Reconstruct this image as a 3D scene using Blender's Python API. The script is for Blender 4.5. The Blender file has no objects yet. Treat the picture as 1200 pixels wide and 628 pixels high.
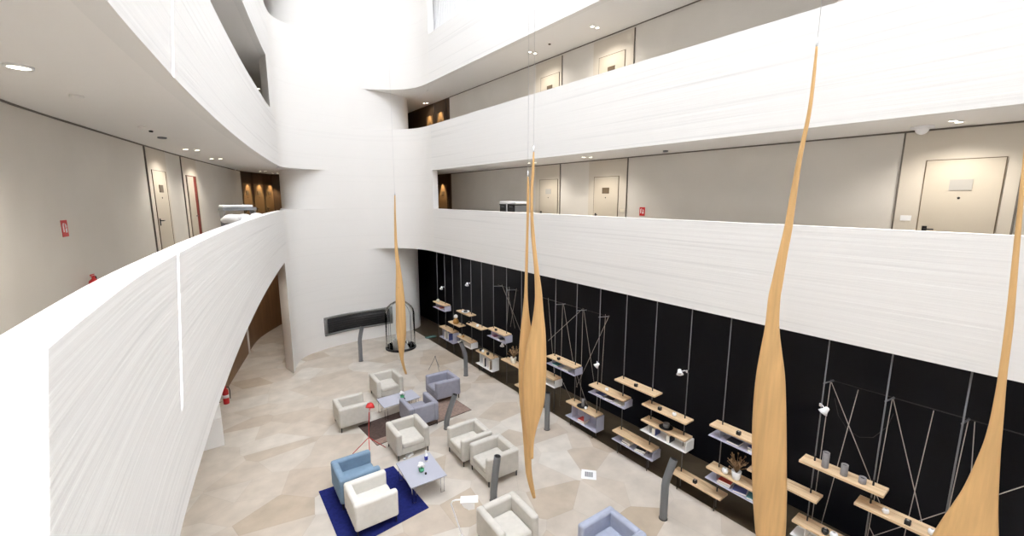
import bpy, bmesh, math, random
from mathutils import Vector, Matrix
random.seed(7)
PI = math.pi
C = bpy.context.scene.collection
# ---------------------------------------------------------------- camera
F_PX, YH, VPX, EYE = 502.0, 231.2, 224.0, 6.35
PITCH = math.atan((314 - YH) / F_PX)
YAW = math.atan((600 - VPX) / (F_PX / math.cos(PITCH)))
_r = Vector((math.cos(YAW), -math.sin(YAW), 0)); _h = Vector((math.sin(YAW), math.cos(YAW), 0)); _z = Vector((0, 0, 1))
_f = _h * math.cos(PITCH) - _z * math.sin(PITCH); _u = _z * math.cos(PITCH) + _h * math.sin(PITCH)
EYEP = Vector((0, 0, EYE))
def ray(x, y): return _r * ((x - 600) / F_PX) - _u * ((y - 314) / F_PX) + _f
def at_z(x, y, z): r = ray(x, y); return EYEP + r * ((z - EYE) / r.z)
def at_x(x, y, X): r = ray(x, y); return EYEP + r * (X / r.x)
def at_d(x, y, d): r = ray(x, y); return EYEP + r * (d / math.hypot(r.x, r.y))
cam_d = bpy.data.cameras.new('camera'); cam = bpy.data.objects.new('camera', cam_d); C.objects.link(cam)
cam.location = EYEP; cam.rotation_euler = (PI / 2 - PITCH, 0, -YAW)
cam_d.sensor_width = 36; cam_d.lens = 36 * F_PX / 1200; cam_d.clip_start = 0.05
bpy.context.scene.camera = cam

# ---------------------------------------------------------------- materials
def mat(name, col, rough=0.6, metal=0.0, spec=0.5, emit=None, estr=0.0, noise=0.0, nscale=(20, 20, 20), bump=0.0, bscale=60):
    m = bpy.data.materials.new(name); m.use_nodes = True
    nt = m.node_tree; b = nt.nodes['Principled BSDF']
    b.inputs['Base Color'].default_value = (*col, 1); b.inputs['Roughness'].default_value = rough
    b.inputs['Metallic'].default_value = metal; b.inputs['Specular IOR Level'].default_value = spec
    if emit: b.inputs['Emission Color'].default_value = (*emit, 1); b.inputs['Emission Strength'].default_value = estr
    if noise or bump:
        tc = nt.nodes.new('ShaderNodeTexCoord'); mp = nt.nodes.new('ShaderNodeMapping'); nt.links.new(tc.outputs['Object'], mp.inputs[0])
        mp.inputs['Scale'].default_value = nscale
        n = nt.nodes.new('ShaderNodeTexNoise'); n.inputs['Scale'].default_value = 1; n.inputs['Detail'].default_value = 5; nt.links.new(mp.outputs[0], n.inputs[0])
        if noise:
            r = nt.nodes.new('ShaderNodeMapRange'); r.inputs[1].default_value = .3; r.inputs[2].default_value = .7
            r.inputs[3].default_value = 1 - noise; r.inputs[4].default_value = 1 + noise; nt.links.new(n.outputs[0], r.inputs[0])
            mx = nt.nodes.new('ShaderNodeVectorMath'); mx.operation = 'SCALE'; mx.inputs[0].default_value = col
            nt.links.new(r.outputs[0], mx.inputs['Scale']); nt.links.new(mx.outputs[0], b.inputs['Base Color'])
        if bump:
            n2 = nt.nodes.new('ShaderNodeTexNoise'); n2.inputs['Scale'].default_value = bscale; nt.links.new(tc.outputs['Object'], n2.inputs[0])
            bp = nt.nodes.new('ShaderNodeBump'); bp.inputs['Strength'].default_value = bump; bp.inputs['Distance'].default_value = .01
            nt.links.new(n2.outputs[0], bp.inputs['Height']); nt.links.new(bp.outputs[0], b.inputs['Normal'])
    return m

def board_concrete(name, col, strength):
    """white concrete cast against rough horizontal boards"""
    m = mat(name, col, .75, spec=.25); nt = m.node_tree; b = nt.nodes['Principled BSDF']
    tc = nt.nodes.new('ShaderNodeTexCoord')
    def nz(sc, det, rough=.5):
        mp = nt.nodes.new('ShaderNodeMapping'); mp.inputs['Scale'].default_value = sc; nt.links.new(tc.outputs['Object'], mp.inputs[0])
        n = nt.nodes.new('ShaderNodeTexNoise'); n.inputs['Scale'].default_value = 1; n.inputs['Detail'].default_value = det; n.inputs['Roughness'].default_value = rough
        nt.links.new(mp.outputs[0], n.inputs[0]); return n
    a = nz((.12, .12, 6), 3); c = nz((.35, .35, 22), 3, .5)
    mp = nt.nodes.new('ShaderNodeMapping'); mp.inputs['Scale'].default_value = (0, 0, 7.5); nt.links.new(tc.outputs['Object'], mp.inputs[0])
    w = nt.nodes.new('ShaderNodeTexWave'); w.wave_type = 'BANDS'; w.bands_direction = 'Z'; w.wave_profile = 'SAW'; w.inputs['Scale'].default_value = .314
    w.inputs['Distortion'].default_value = 0.0; nt.links.new(mp.outputs[0], w.inputs[0])
    ad = nt.nodes.new('ShaderNodeMath'); ad.operation = 'ADD'; nt.links.new(a.outputs[0], ad.inputs[0]); nt.links.new(c.outputs[0], ad.inputs[1])
    ml = nt.nodes.new('ShaderNodeMath'); ml.operation = 'MULTIPLY_ADD'; ml.inputs[1].default_value = .35
    nt.links.new(w.outputs[0], ml.inputs[0]); nt.links.new(ad.outputs[0], ml.inputs[2])
    bp = nt.nodes.new('ShaderNodeBump'); bp.inputs['Strength'].default_value = strength; bp.inputs['Distance'].default_value = .03
    nt.links.new(ml.outputs[0], bp.inputs['Height']); nt.links.new(bp.outputs[0], b.inputs['Normal'])
    r = nt.nodes.new('ShaderNodeMapRange'); r.inputs[1].default_value = .7; r.inputs[2].default_value = 1.4; r.inputs[3].default_value = 1 - .2 * strength; r.inputs[4].default_value = 1.0
    nt.links.new(ad.outputs[0], r.inputs[0])
    ln = nz((.10, .10, 13), 2, .4)
    lr = nt.nodes.new('ShaderNodeMapRange'); lr.inputs[1].default_value = .60; lr.inputs[2].default_value = .68; lr.inputs[3].default_value = 1.0; lr.inputs[4].default_value = 1 - .6 * strength
    nt.links.new(ln.outputs[0], lr.inputs[0]); pm = nt.nodes.new('ShaderNodeMath'); pm.operation = 'MULTIPLY'; nt.links.new(r.outputs[0], pm.inputs[0]); nt.links.new(lr.outputs[0], pm.inputs[1])
    mx = nt.nodes.new('ShaderNodeVectorMath'); mx.operation = 'SCALE'; mx.inputs[0].default_value = col
    nt.links.new(pm.outputs[0], mx.inputs['Scale']); nt.links.new(mx.outputs[0], b.inputs['Base Color'])
    return m

def flagstone(name, cols, scale, rough, joint):
    m = mat(name, cols[0], rough, spec=.4); nt = m.node_tree; b = nt.nodes['Principled BSDF']
    tc = nt.nodes.new('ShaderNodeTexCoord'); mp = nt.nodes.new('ShaderNodeMapping'); nt.links.new(tc.outputs['Object'], mp.inputs[0])
    mp.inputs['Scale'].default_value = (scale, scale * 1.25, 0); mp.inputs['Rotation'].default_value = (0, 0, .5)
    v = nt.nodes.new('ShaderNodeTexVoronoi'); v.voronoi_dimensions = '2D'; v.inputs['Scale'].default_value = 1; nt.links.new(mp.outputs[0], v.inputs['Vector'])
    e = nt.nodes.new('ShaderNodeTexVoronoi'); e.voronoi_dimensions = '2D'; e.feature = 'DISTANCE_TO_EDGE'; e.inputs['Scale'].default_value = 1; nt.links.new(mp.outputs[0], e.inputs['Vector'])
    sx = nt.nodes.new('ShaderNodeSeparateColor'); nt.links.new(v.outputs['Color'], sx.inputs[0])
    cr = nt.nodes.new('ShaderNodeValToRGB'); el = cr.color_ramp.elements
    el[0].position = 0; el[0].color = (*cols[0], 1); el[1].position = 1; el[1].color = (*cols[-1], 1)
    for i, c in enumerate(cols[1:-1]): x = el.new((i + 1) / (len(cols) - 1)); x.color = (*c, 1)
    nt.links.new(sx.outputs[0], cr.inputs[0])
    n = nt.nodes.new('ShaderNodeTexNoise'); n.inputs['Scale'].default_value = 2.2; n.inputs['Detail'].default_value = 6; nt.links.new(tc.outputs['Object'], n.inputs[0])
    r = nt.nodes.new('ShaderNodeMapRange'); r.inputs[1].default_value = .3; r.inputs[2].default_value = .7; r.inputs[3].default_value = .88; r.inputs[4].default_value = 1.1; nt.links.new(n.outputs[0], r.inputs[0])
    g = nt.nodes.new('ShaderNodeMapRange'); g.inputs[1].default_value = 0; g.inputs[2].default_value = .012; g.inputs[3].default_value = joint; g.inputs[4].default_value = 1; nt.links.new(e.outputs['Distance'], g.inputs[0])
    mm = nt.nodes.new('ShaderNodeMath'); mm.operation = 'MULTIPLY'; nt.links.new(r.outputs[0], mm.inputs[0]); nt.links.new(g.outputs[0], mm.inputs[1])
    mx = nt.nodes.new('ShaderNodeVectorMath'); mx.operation = 'SCALE'; nt.links.new(cr.outputs[0], mx.inputs[0]); nt.links.new(mm.outputs[0], mx.inputs['Scale'])
    nt.links.new(mx.outputs[0], b.inputs['Base Color'])
    return m

M = {}
M['board'] = board_concrete('board_marked_white', (.80, .785, .765), .13)
M['smooth'] = board_concrete('smooth_white_concrete', (.80, .78, .755), .035)
M['ceil'] = mat('ceiling_paint', (.83, .81, .79), .8, spec=.2)
M['greige'] = mat('greige_wall', (.67, .635, .585), .7, spec=.2, noise=.04, nscale=(.8, .8, .8))
M['panel'] = mat('door_surround', (.62, .565, .485), .6, spec=.25)
M['leaf'] = mat('door_leaf', (.56, .50, .41), .5, spec=.3)
M['groove'] = mat('shadow_gap', (.15, .13, .11), .8)
M['wood_wall'] = mat('brown_wood_wall', (.07, .040, .020), .45, noise=.22, nscale=(5, 5, .5))
M['amber_door'] = mat('amber_oak_leaf', (.20, .12, .055), .5)  # leaf colour warmed to stand in for the lamp scallop on the door
M['wood_low'] = mat('brown_wood_passage', (.20, .105, .045), .45, noise=.2, nscale=(5, 5, .5))
M['floor'] = flagstone('stone_floor', [(.44, .36, .275), (.53, .465, .395), (.565, .515, .455), (.49, .415, .34), (.60, .56, .505), (.545, .485, .42)], 1.0, .42, .9)
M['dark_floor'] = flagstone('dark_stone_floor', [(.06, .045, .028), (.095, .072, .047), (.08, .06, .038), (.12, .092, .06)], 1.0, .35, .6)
M['carpet'] = mat('gallery_carpet', (.52, .50, .47), .95)
M['black'] = mat('black_wall', (.006, .0065, .010), .35, spec=.18)
M['rod'] = mat('gunmetal', (.20, .20, .21), .4, metal=.6)
M['darkmetal'] = mat('dark_metal', (.035, .034, .036), .45, metal=.5)
M['greymetal'] = mat('grey_metal', (.22, .23, .25), .42, metal=.55)
M['ventgrey'] = mat('vent_grey', (.22, .22, .215), .5, metal=.3)
M['chrome'] = mat('chrome', (.75, .76, .80), .2, metal=1)
M['oak'] = mat('oak_board', (.72, .52, .32), .5, noise=.14, nscale=(30, 2.2, 30))
M['paddle'] = mat('carved_oak', (.66, .405, .17), .48, noise=.12, nscale=(14, 14, .9), bump=.15, bscale=30)
M['lilac'] = mat('lilac_metal', (.46, .46, .57), .45)
M['whitemetal'] = mat('white_metal', (.82, .82, .82), .4)
M['ivory'] = mat('ivory_fabric', (.58, .555, .51), .92, spec=.15, noise=.05, nscale=(9, 9, 9), bump=.25, bscale=160)
M['white_fabric'] = mat('chalk_fabric', (.74, .72, .675), .92, spec=.15, noise=.04, nscale=(9, 9, 9), bump=.25, bscale=160)
M['greyblue'] = mat('grey_lilac_fabric', (.315, .315, .375), .92, spec=.15, noise=.06, nscale=(9, 9, 9), bump=.25, bscale=160)
M['paleblue'] = mat('pale_slate_fabric', (.37, .40, .50), .92, spec=.15, noise=.06, nscale=(9, 9, 9), bump=.25, bscale=160)
M['blue'] = mat('sky_blue_fabric', (.215, .315, .43), .92, spec=.15, noise=.06, nscale=(9, 9, 9), bump=.25, bscale=160)
M['tabletop'] = mat('grey_lilac_laminate', (.43, .44, .52), .35)
M['navy'] = mat('navy_rug', (.016, .022, .135), .95, spec=.1, noise=.2, nscale=(14, 14, 14), bump=.5, bscale=220)
M['brownrug'] = mat('brown_rug', (.085, .058, .05), .95, spec=.1, noise=.2, nscale=(14, 14, 14), bump=.5, bscale=220)
M['rosebrown'] = mat('rose_brown_rug', (.30, .215, .18), .95, spec=.1, noise=.15, nscale=(14, 14, 14), bump=.5, bscale=220)
M['red'] = mat('red_lacquer', (.55, .02, .02), .35)
M['darkred'] = mat('dark_red_curtain', (.20, .025, .012), .8)
M['white'] = mat('white_plastic', (.85, .85, .86), .4)
M['linen'] = mat('white_linen', (.85, .85, .87), .9, bump=.4, bscale=20)
M['blackp'] = mat('black_plastic', (.012, .012, .013), .4)
M['greycer'] = mat('grey_ceramic', (.23, .215, .215), .7, noise=.1, nscale=(30, 30, 30))
M['amber'] = mat('amber_ceramic', (.50, .24, .05), .4)
M['teal'] = mat('teal_cloth', (.10, .20, .18), .9)
M['leafgreen'] = mat('bright_green', (.12, .50, .26), .5)
M['cream'] = mat('cream_ceramic', (.76, .70, .58), .4)
M['dried'] = mat('dried_stems', (.28, .17, .085), .8, noise=.3, nscale=(40, 40, 40))
M['bluelabel'] = mat('blue_label', (.03, .04, .30), .4)
def add_knots(m):
    nt = m.node_tree; b = nt.nodes['Principled BSDF']; src = b.inputs['Base Color'].links[0].from_socket
    tc = nt.nodes.new('ShaderNodeTexCoord'); v = nt.nodes.new('ShaderNodeTexVoronoi'); v.inputs['Scale'].default_value = 2.4; nt.links.new(tc.outputs['Object'], v.inputs['Vector'])
    r = nt.nodes.new('ShaderNodeMapRange'); r.inputs[1].default_value = .03; r.inputs[2].default_value = .075; r.inputs[3].default_value = .55; r.inputs[4].default_value = 1; nt.links.new(v.outputs['Distance'], r.inputs[0])
    x = nt.nodes.new('ShaderNodeVectorMath'); x.operation = 'SCALE'; nt.links.new(src, x.inputs[0]); nt.links.new(r.outputs[0], x.inputs['Scale']); nt.links.new(x.outputs[0], b.inputs['Base Color'])
add_knots(M['paddle'])
M['cord'] = mat('pale_cord', (.46, .41, .37), .8)
M['wire'] = mat('steel_wire', (.62, .62, .62), .4)
M['plate'] = mat('brown_plate', (.12, .085, .05), .4)
M['greyplate'] = mat('grey_plate', (.42, .40, .37), .4)
M['lampglow'] = mat('lamp_glow', (1, .95, .85), .4, emit=(1, .87, .66), estr=14)
def glass():
    m = bpy.data.materials.new('clear_glass'); m.use_nodes = True; nt = m.node_tree; nt.nodes.clear()
    o = nt.nodes.new('ShaderNodeOutputMaterial'); t = nt.nodes.new('ShaderNodeBsdfTransparent'); t.inputs[0].default_value = (.97, .98, .975, 1)
    g = nt.nodes.new('ShaderNodeBsdfGlossy'); g.inputs['Roughness'].default_value = .05; fr = nt.nodes.new('ShaderNodeLayerWeight'); fr.inputs[0].default_value = .12
    x = nt.nodes.new('ShaderNodeMixShader'); nt.links.new(fr.outputs['Fresnel'], x.inputs[0]); nt.links.new(t.outputs[0], x.inputs[1]); nt.links.new(g.outputs[0], x.inputs[2]); nt.links.new(x.outputs[0], o.inputs[0])
    return m
M['glass'] = glass()
def opal():
    m = bpy.data.materials.new('opal_glazing'); m.use_nodes = True; nt = m.node_tree; nt.nodes.clear()
    o = nt.nodes.new('ShaderNodeOutputMaterial'); t = nt.nodes.new('ShaderNodeBsdfTranslucent'); t.inputs[0].default_value = (.80, .815, .84, 1)
    nt.links.new(t.outputs[0], o.inputs[0]); return m
M['opal'] = opal()

# ---------------------------------------------------------------- mesh helpers
class MB:
    def __init__(s): s.bm = bmesh.new()
    def box(s, x0, x1, y0, y1, z0, z1, bev=0, seg=2, mtx=None):
        vs = [s.bm.verts.new(p) for p in ((x0, y0, z0), (x1, y0, z0), (x1, y1, z0), (x0, y1, z0), (x0, y0, z1), (x1, y0, z1), (x1, y1, z1), (x0, y1, z1))]
        fs = [s.bm.faces.new([vs[i] for i in q]) for q in ((3, 2, 1, 0), (4, 5, 6, 7), (0, 1, 5, 4), (1, 2, 6, 5), (2, 3, 7, 6), (3, 0, 4, 7))]
        geo = vs
        if bev:
            es = list({e for f in fs for e in f.edges})
            r = bmesh.ops.bevel(s.bm, geom=es, offset=bev, segments=seg, profile=.5, affect='EDGES')
            geo = list({v for f in r['faces'] for v in f.verts} | {v for v in vs if v.is_valid})
            for f in r['faces']: f.smooth = True
        if mtx is not None: bmesh.ops.transform(s.bm, matrix=mtx, verts=[v for v in geo if v.is_valid])
        return s
    def tube(s, pts, r, n=8, cap=True, flat=None, axis=None):
        pts = [Vector(p) for p in pts]; rings = []
        rs = r if isinstance(r, (list, tuple)) else [r] * len(pts)
        for i, p in enumerate(pts):
            d = (pts[min(i + 1, len(pts) - 1)] - pts[max(i - 1, 0)]).normalized()
            a = Vector(axis) if axis is not None else (Vector((0, 0, 1)) if abs(d.z) < .9 else Vector((1, 0, 0)))
            u = (a - d * a.dot(d)).normalized(); v = d.cross(u)
            fl = 1 if flat is None else (flat[i] if isinstance(flat, (list, tuple)) else flat)
            rings.append([s.bm.verts.new(p + u * (math.cos(k * 2 * PI / n) * rs[i]) + v * (math.sin(k * 2 * PI / n) * rs[i] * fl)) for k in range(n)])
        for a, b in zip(rings, rings[1:]):
            for k in range(n):
                f = s.bm.faces.new((a[k], a[(k + 1) % n], b[(k + 1) % n], b[k])); f.smooth = True
        if cap: s.bm.faces.new(rings[0][::-1]); s.bm.faces.new(rings[-1])
        return s
    def lathe(s, prof, c=(0, 0, 0), n=20):
        rings = [[s.bm.verts.new((c[0] + max(r, 1e-4) * math.cos(2 * PI * k / n), c[1] + max(r, 1e-4) * math.sin(2 * PI * k / n), c[2] + z)) for k in range(n)] for r, z in prof]
        for a, b in zip(rings, rings[1:]):
            for k in range(n): f = s.bm.faces.new((a[k], a[(k + 1) % n], b[(k + 1) % n], b[k])); f.smooth = True
        s.bm.faces.new(rings[0][::-1]); s.bm.faces.new(rings[-1]); return s
    def prism(s, poly, z0, z1):
        a = [s.bm.verts.new((x, y, z0)) for x, y in poly]; b = [s.bm.verts.new((x, y, z1)) for x, y in poly]; n = len(poly)
        for k in range(n): s.bm.faces.new((a[k], a[(k + 1) % n], b[(k + 1) % n], b[k]))
        s.bm.faces.new(a[::-1]); s.bm.faces.new(b); return s
    def strip(s, outer, inner, z0, z1, smooth=True):
        """a wall of constant thickness along two matching plan curves"""
        n = len(outer); V = [[s.bm.verts.new((p[0], p[1], z)) for p in c] for c in (outer, inner) for z in (z0, z1)]
        o0, o1, i0, i1 = V
        for k in range(n - 1):
            for q in ((o0[k], o0[k + 1], o1[k + 1], o1[k]), (i0[k + 1], i0[k], i1[k], i1[k + 1])):
                f = s.bm.faces.new(q); f.smooth = smooth
            s.bm.faces.new((o1[k], o1[k + 1], i1[k + 1], i1[k])); s.bm.faces.new((o0[k + 1], o0[k], i0[k], i0[k + 1]))
        s.bm.faces.new((o0[0], o1[0], i1[0], i0[0])); s.bm.faces.new((o0[-1], i0[-1], i1[-1], o1[-1])); return s
    def ball(s, c, r, sz=1, n=12):
        m = Matrix.Translation(c) @ Matrix.Diagonal((r, r, r * sz, 1))
        g = bmesh.ops.create_uvsphere(s.bm, u_segments=n, v_segments=max(6, n * 2 // 3), radius=1, matrix=m)
        for v in g['verts']:
            for f in v.link_faces: f.smooth = True
        return s
    def xf(s, m): bmesh.ops.transform(s.bm, matrix=m, verts=s.bm.verts[:]); return s
    def build(s, name, m, parent=None, loc=None, rz=None, sharp=False):
        bmesh.ops.recalc_face_normals(s.bm, faces=s.bm.faces[:])
        me = bpy.data.meshes.new(name); s.bm.to_mesh(me); s.bm.free(); me.materials.append(M[m] if isinstance(m, str) else m)
        if sharp:
            try: me.set_sharp_from_angle(angle=math.radians(40))
            except Exception: pass
        o = bpy.data.objects.new(name, me); C.objects.link(o)
        if parent: o.parent = parent
        if loc is not None: o.location = loc
        if rz is not None: o.rotation_euler = (0, 0, rz)
        return o
def tag(o, label=None, cat=None, group=None, kind=None):
    if label: o['label'] = label
    if cat: o['category'] = cat
    if group: o['group'] = group
    if kind: o['kind'] = kind
    return o
def empty(name, loc, rz=0):
    o = bpy.data.objects.new(name, None); C.objects.link(o); o.location = loc; o.rotation_euler = (0, 0, rz); o.empty_display_size = .2; return o
def copy_tree(o, parent=None):
    c = o.copy(); C.objects.link(c)
    if parent: c.parent = parent
    for ch in list(o.children): copy_tree(ch, c)
    return c
def struct(o):
    o['kind'] = 'structure'
    if o.type == 'MESH': o.data.set_sharp_from_angle(angle=math.radians(30))
    return o
def spline(pts, per=6):
    P = [Vector(p).to_2d() if len(p) == 3 else Vector(p) for p in pts]; out = []
    for i in range(len(P) - 1):
        p0 = P[max(i - 1, 0)]; p1 = P[i]; p2 = P[i + 1]; p3 = P[min(i + 2, len(P) - 1)]
        for k in range(per):
            t = k / per
            out.append(.5 * ((2 * p1) + (p2 - p0) * t + (2 * p0 - 5 * p1 + 4 * p2 - p3) * t * t + (3 * p1 - p0 - 3 * p2 + p3) * t ** 3))
    out.append(P[-1]); return [tuple(p) for p in out]
def offset(curve, d):
    out = []
    for i, p in enumerate(curve):
        a = Vector(curve[max(i - 1, 0)]); b = Vector(curve[min(i + 1, len(curve) - 1)]); t = (b - a).normalized()
        out.append((p[0] - t.y * d, p[1] + t.x * d))
    return out
ORD = ['first', 'second', 'third', 'fourth', 'fifth', 'sixth', 'seventh', 'eighth', 'ninth', 'tenth', 'eleventh', 'twelfth', 'thirteenth', 'fourteenth', 'fifteenth', 'sixteenth',
       'seventeenth', 'eighteenth', 'nineteenth', 'twentieth', 'twenty-first', 'twenty-second', 'twenty-third']

# ---------------------------------------------------------------- the building
Z1T, Z1B, Z2B, Z2T, Z3B, Z3T, Z4B, ROOF = 5.89, 4.10, 7.44, 9.21, 10.82, 12.59, 14.2, 20.0
FL1, FL2, FL3 = 4.74, 8.08, 11.46
NEAR = -6.0
LEFT = spline([(-.75, NEAR), (-.62, -3), (-.52, -.5), (-.44, 1.0), (-.38, 2.2), (-.28, 3.4), (-.09, 4.75), (.06, 5.7), (.36, 7.4), (.75, 9.4), (1.24, 11.7), (1.77, 14), (2.2, 15.8), (2.60, 17.3)])
FACE = [(2.60, 17.3), (2.80, 17.85), (3.2, 18.3), (3.85, 18.62), (4.6, 18.82), (5.4, 18.9), (6.2, 18.86)]
CONC = [(6.9, 18.55), (7.45, 18.12), (7.8, 17.6), (7.97, 17.0), (8.0, 16.3)]
WL = spline([(-2.15, NEAR), (-2.1, 0), (-1.95, 4), (-1.64, 7.56), (-1.24, 9.7), (-.72, 12.18), (-.1, 14.84), (.55, 17.3), (1.1, 19.3), (1.9, 21.97), (3.4, 24.3)])
WR, WB = 9.85, 9.45
def wl_at(y):
    for a, b in zip(WL, WL[1:]):
        if a[1] <= y <= b[1]:
            t = (y - a[1]) / (b[1] - a[1]); return a[0] + (b[0] - a[0]) * t, math.atan2(b[1] - a[1], b[0] - a[0])
# parapet bands
for i, (z0, z1) in enumerate(((Z1B, Z1T), (Z2B, Z2T), (Z3B, Z3T), (Z4B, ROOF))):
    struct(MB().strip(LEFT, offset(LEFT, .18), z0, z1).build('wall_left_parapet', 'board'))
    R = [(8.0, 16.3 - k * (16.3 - NEAR) / 40) for k in range(41)]
    struct(MB().strip(R, [(8.18, p[1]) for p in R], z0, z1).build('wall_right_parapet', 'board'))
# the round-cornered mass at the far end, storey by storey
BACKR, BACKL = [(8.5, 17.6), (8.7, 19.5), (8.75, 24.0)], [(4.9, 24.0), (3.7, 22.2), (3.0, 20.5), (2.75, 19.0)]
band = spline(FACE + CONC) + [(8.18, 16.3)] + BACKR + BACKL
lsharp = lambda xy, jam, tail: spline([xy] + FACE + tail) + [(8.9, 24.0)] + [(4.9, 24.0), (3.7, 22.2), (2.95, 20.5), jam]
outA = lsharp((2.41, 16.62), (2.26, 17.4), [(7.0, 18.86), (7.7, 18.92), (8.25, 19.07), (8.62, 19.4), (8.82, 20.0), (8.9, 21.0)])
outE = lsharp((2.33, 16.3), (2.23, 17.0), [(7.0, 18.93), (7.7, 19.05), (8.2, 19.3), (8.5, 19.68), (8.66, 20.3), (8.75, 21.2)])
outC = spline([(3.7, 22.2), (3.15, 20.9), (3.0, 20.1), (3.05, 19.5), (3.4, 19.08), (4.0, 18.86), (4.6, 18.82), (5.4, 18.9), (6.2, 18.86)] + CONC) + [(8.0, 16.35), (8.24, 16.3)] + BACKR + [(4.9, 24.0)]
for poly, z0, z1 in ((outA, 0, Z1B), (band, Z1B, Z1T), (outC, Z1T, Z2B), (band, Z2B, Z2T), (outE, Z2T, Z3B), (band, Z3B, Z3T), (outC, Z3T, Z4B), (band, Z4B, ROOF)):
    o = struct(MB().prism(poly, z0, z1).build('wall_far', 'smooth'))
    for f in o.data.polygons: f.use_smooth = abs(f.normal.z) < .5
    o.data.set_sharp_from_angle(angle=math.radians(25))
# gallery slabs: floor finish on top, plaster soffit underneath
gl = WL + [(3.6, 24.3)] + [(4.6, 23.6), (3.75, 22.0), (3.1, 20.3), (2.9, 18.5)] + offset(LEFT, .1)[::-1]
for z0, z1 in ((Z1B, FL1), (Z2B, FL2), (Z3B, FL3), (Z4B, Z4B + .5)):
    struct(MB().prism(gl, z0 + .012, z1 - .02).build('ceiling_left', 'ceil')); struct(MB().prism(gl, z1 - .02, z1).build('floor_left_gallery', 'carpet'))
    q = [(8.1, NEAR), (WR, NEAR), (WR, 24.3), (8.6, 24.3), (8.55, 17.6), (8.1, 16.4)]
    struct(MB().prism(q, z0 + .012, z1 - .02).build('ceiling_right', 'ceil')); struct(MB().prism(q, z1 - .02, z1).build('floor_right_gallery', 'carpet'))
# outer walls
def wl_wall(y0, y1, z0, z1, m, name='wall_left'):
    c = [(wl_at(y)[0], y) for y in [y0 + (y1 - y0) * k / 24 for k in range(25)]]
    return struct(MB().strip(c, offset(c, .3), z0, z1).build(name, m))
wl_wall(NEAR, 13.8, 0, Z1B, 'smooth'); wl_wall(13.8, 24.29, 0, Z1B, 'wood_low')
wl_wall(NEAR, 21.6, Z1B, ROOF, 'greige'); wl_wall(21.6, 24.29, Z1B, ROOF, 'wood_wall')
struct(MB().box(WB, WB + .8, NEAR, 24.3, 0, Z1B).build('wall_right', 'black'))
struct(MB().box(WR, WR + .4, NEAR, 18.1, Z1B, ROOF).build('wall_right', 'greige')); struct(MB().box(WR, WR + .4, 18.1, 24.3, Z1B, ROOF).build('wall_right', 'wood_wall'))
struct(MB().box(-3, 10.3, 24.0, 24.4, 0, ROOF).build('wall_far_corridor', 'wood_wall'))
struct(MB().box(-3, 10.3, NEAR - .4, NEAR, 0, ROOF).build('wall_near', 'smooth'))
struct(MB().box(-3.2, 8.05, NEAR - .4, 24.4, -.3, 0).build('floor', 'floor'))
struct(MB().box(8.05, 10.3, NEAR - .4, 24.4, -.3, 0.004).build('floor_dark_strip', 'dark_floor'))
struct(MB().box(1.02, 1.36, 20.05, 20.35, 0, Z1B).build('wall_passage_pier', 'smooth'))
# dark shadow gap where gallery wall meets ceiling
for zc in (Z2B, Z3B):
    c = [(wl_at(y)[0] + .012, y) for y in [NEAR + (21.6 - NEAR) * k / 40 for k in range(41)]]
    struct(MB().strip(c, offset(c, .03), zc - .016, zc + .011).build('trim_1', 'groove'))
    struct(MB().box(WR - .012, WR + .01, NEAR, 18.1, zc - .016, zc + .011).build('trim_2', 'groove'))
# opal roof glazing with two gaps that let thin sun through; v = y + .6 x runs along the gaps
rb = MB()
dz = ROOF + .01 - 15.6; sx_, sv = .5 * dz, .51 * dz
RX0, RX1 = .9, 7.7
for X0, X1, v0, v1 in ((RX0, RX1, -7, 4.1 + sv), (RX0, 4.3 + sx_, 4.1 + sv, 6.56 + sv), (RX0, RX1, 6.56 + sv, 9.31 + sv), (RX0, 3.2 + sx_, 9.31 + sv, 9.37 + sv), (5.2 + sx_, RX1, 9.31 + sv, 9.37 + sv), (RX0, RX1, 9.37 + sv, 28)):
    vs = [rb.bm.verts.new((x, v - .6 * x, ROOF + .01)) for x, v in ((X0, v0), (X1, v0), (X1, v1), (X0, v1))]; rb.bm.faces.new(vs)
rb.build('ceiling_skylight', 'opal')['kind'] = 'structure'
struct(MB().box(-3, RX0, NEAR - .4, 24.4, ROOF, ROOF + .2).build('ceiling_roof', 'smooth')); struct(MB().box(RX1, 10.3, NEAR - .4, 24.4, ROOF, ROOF + .2).build('ceiling_roof', 'smooth'))  # unseen opaque rims narrow the skylight so its light falls more steeply
struct(MB().box(-3, 10.3, 12.0, 24.4, ROOF - .2, ROOF + .2).build('ceiling_roof', 'smooth'))  # unseen opaque slab added to dim skylight on the upper far wall
# ribbed white screen on the third gallery, right
sb = MB()
for k in range(34): sb.box(8.3, 8.35, 12.9 + k * .105, 12.96 + k * .105, FL3 + .001, Z4B)
scr = tag(sb.build('ribbed_screen', 'white'), 'white ribbed screen behind the topmost right parapet', 'screen')
MB().box(8.352, 8.38, 12.8, 16.28, FL3 + .001, Z4B).build('backing', 'ventgrey', scr)

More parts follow.
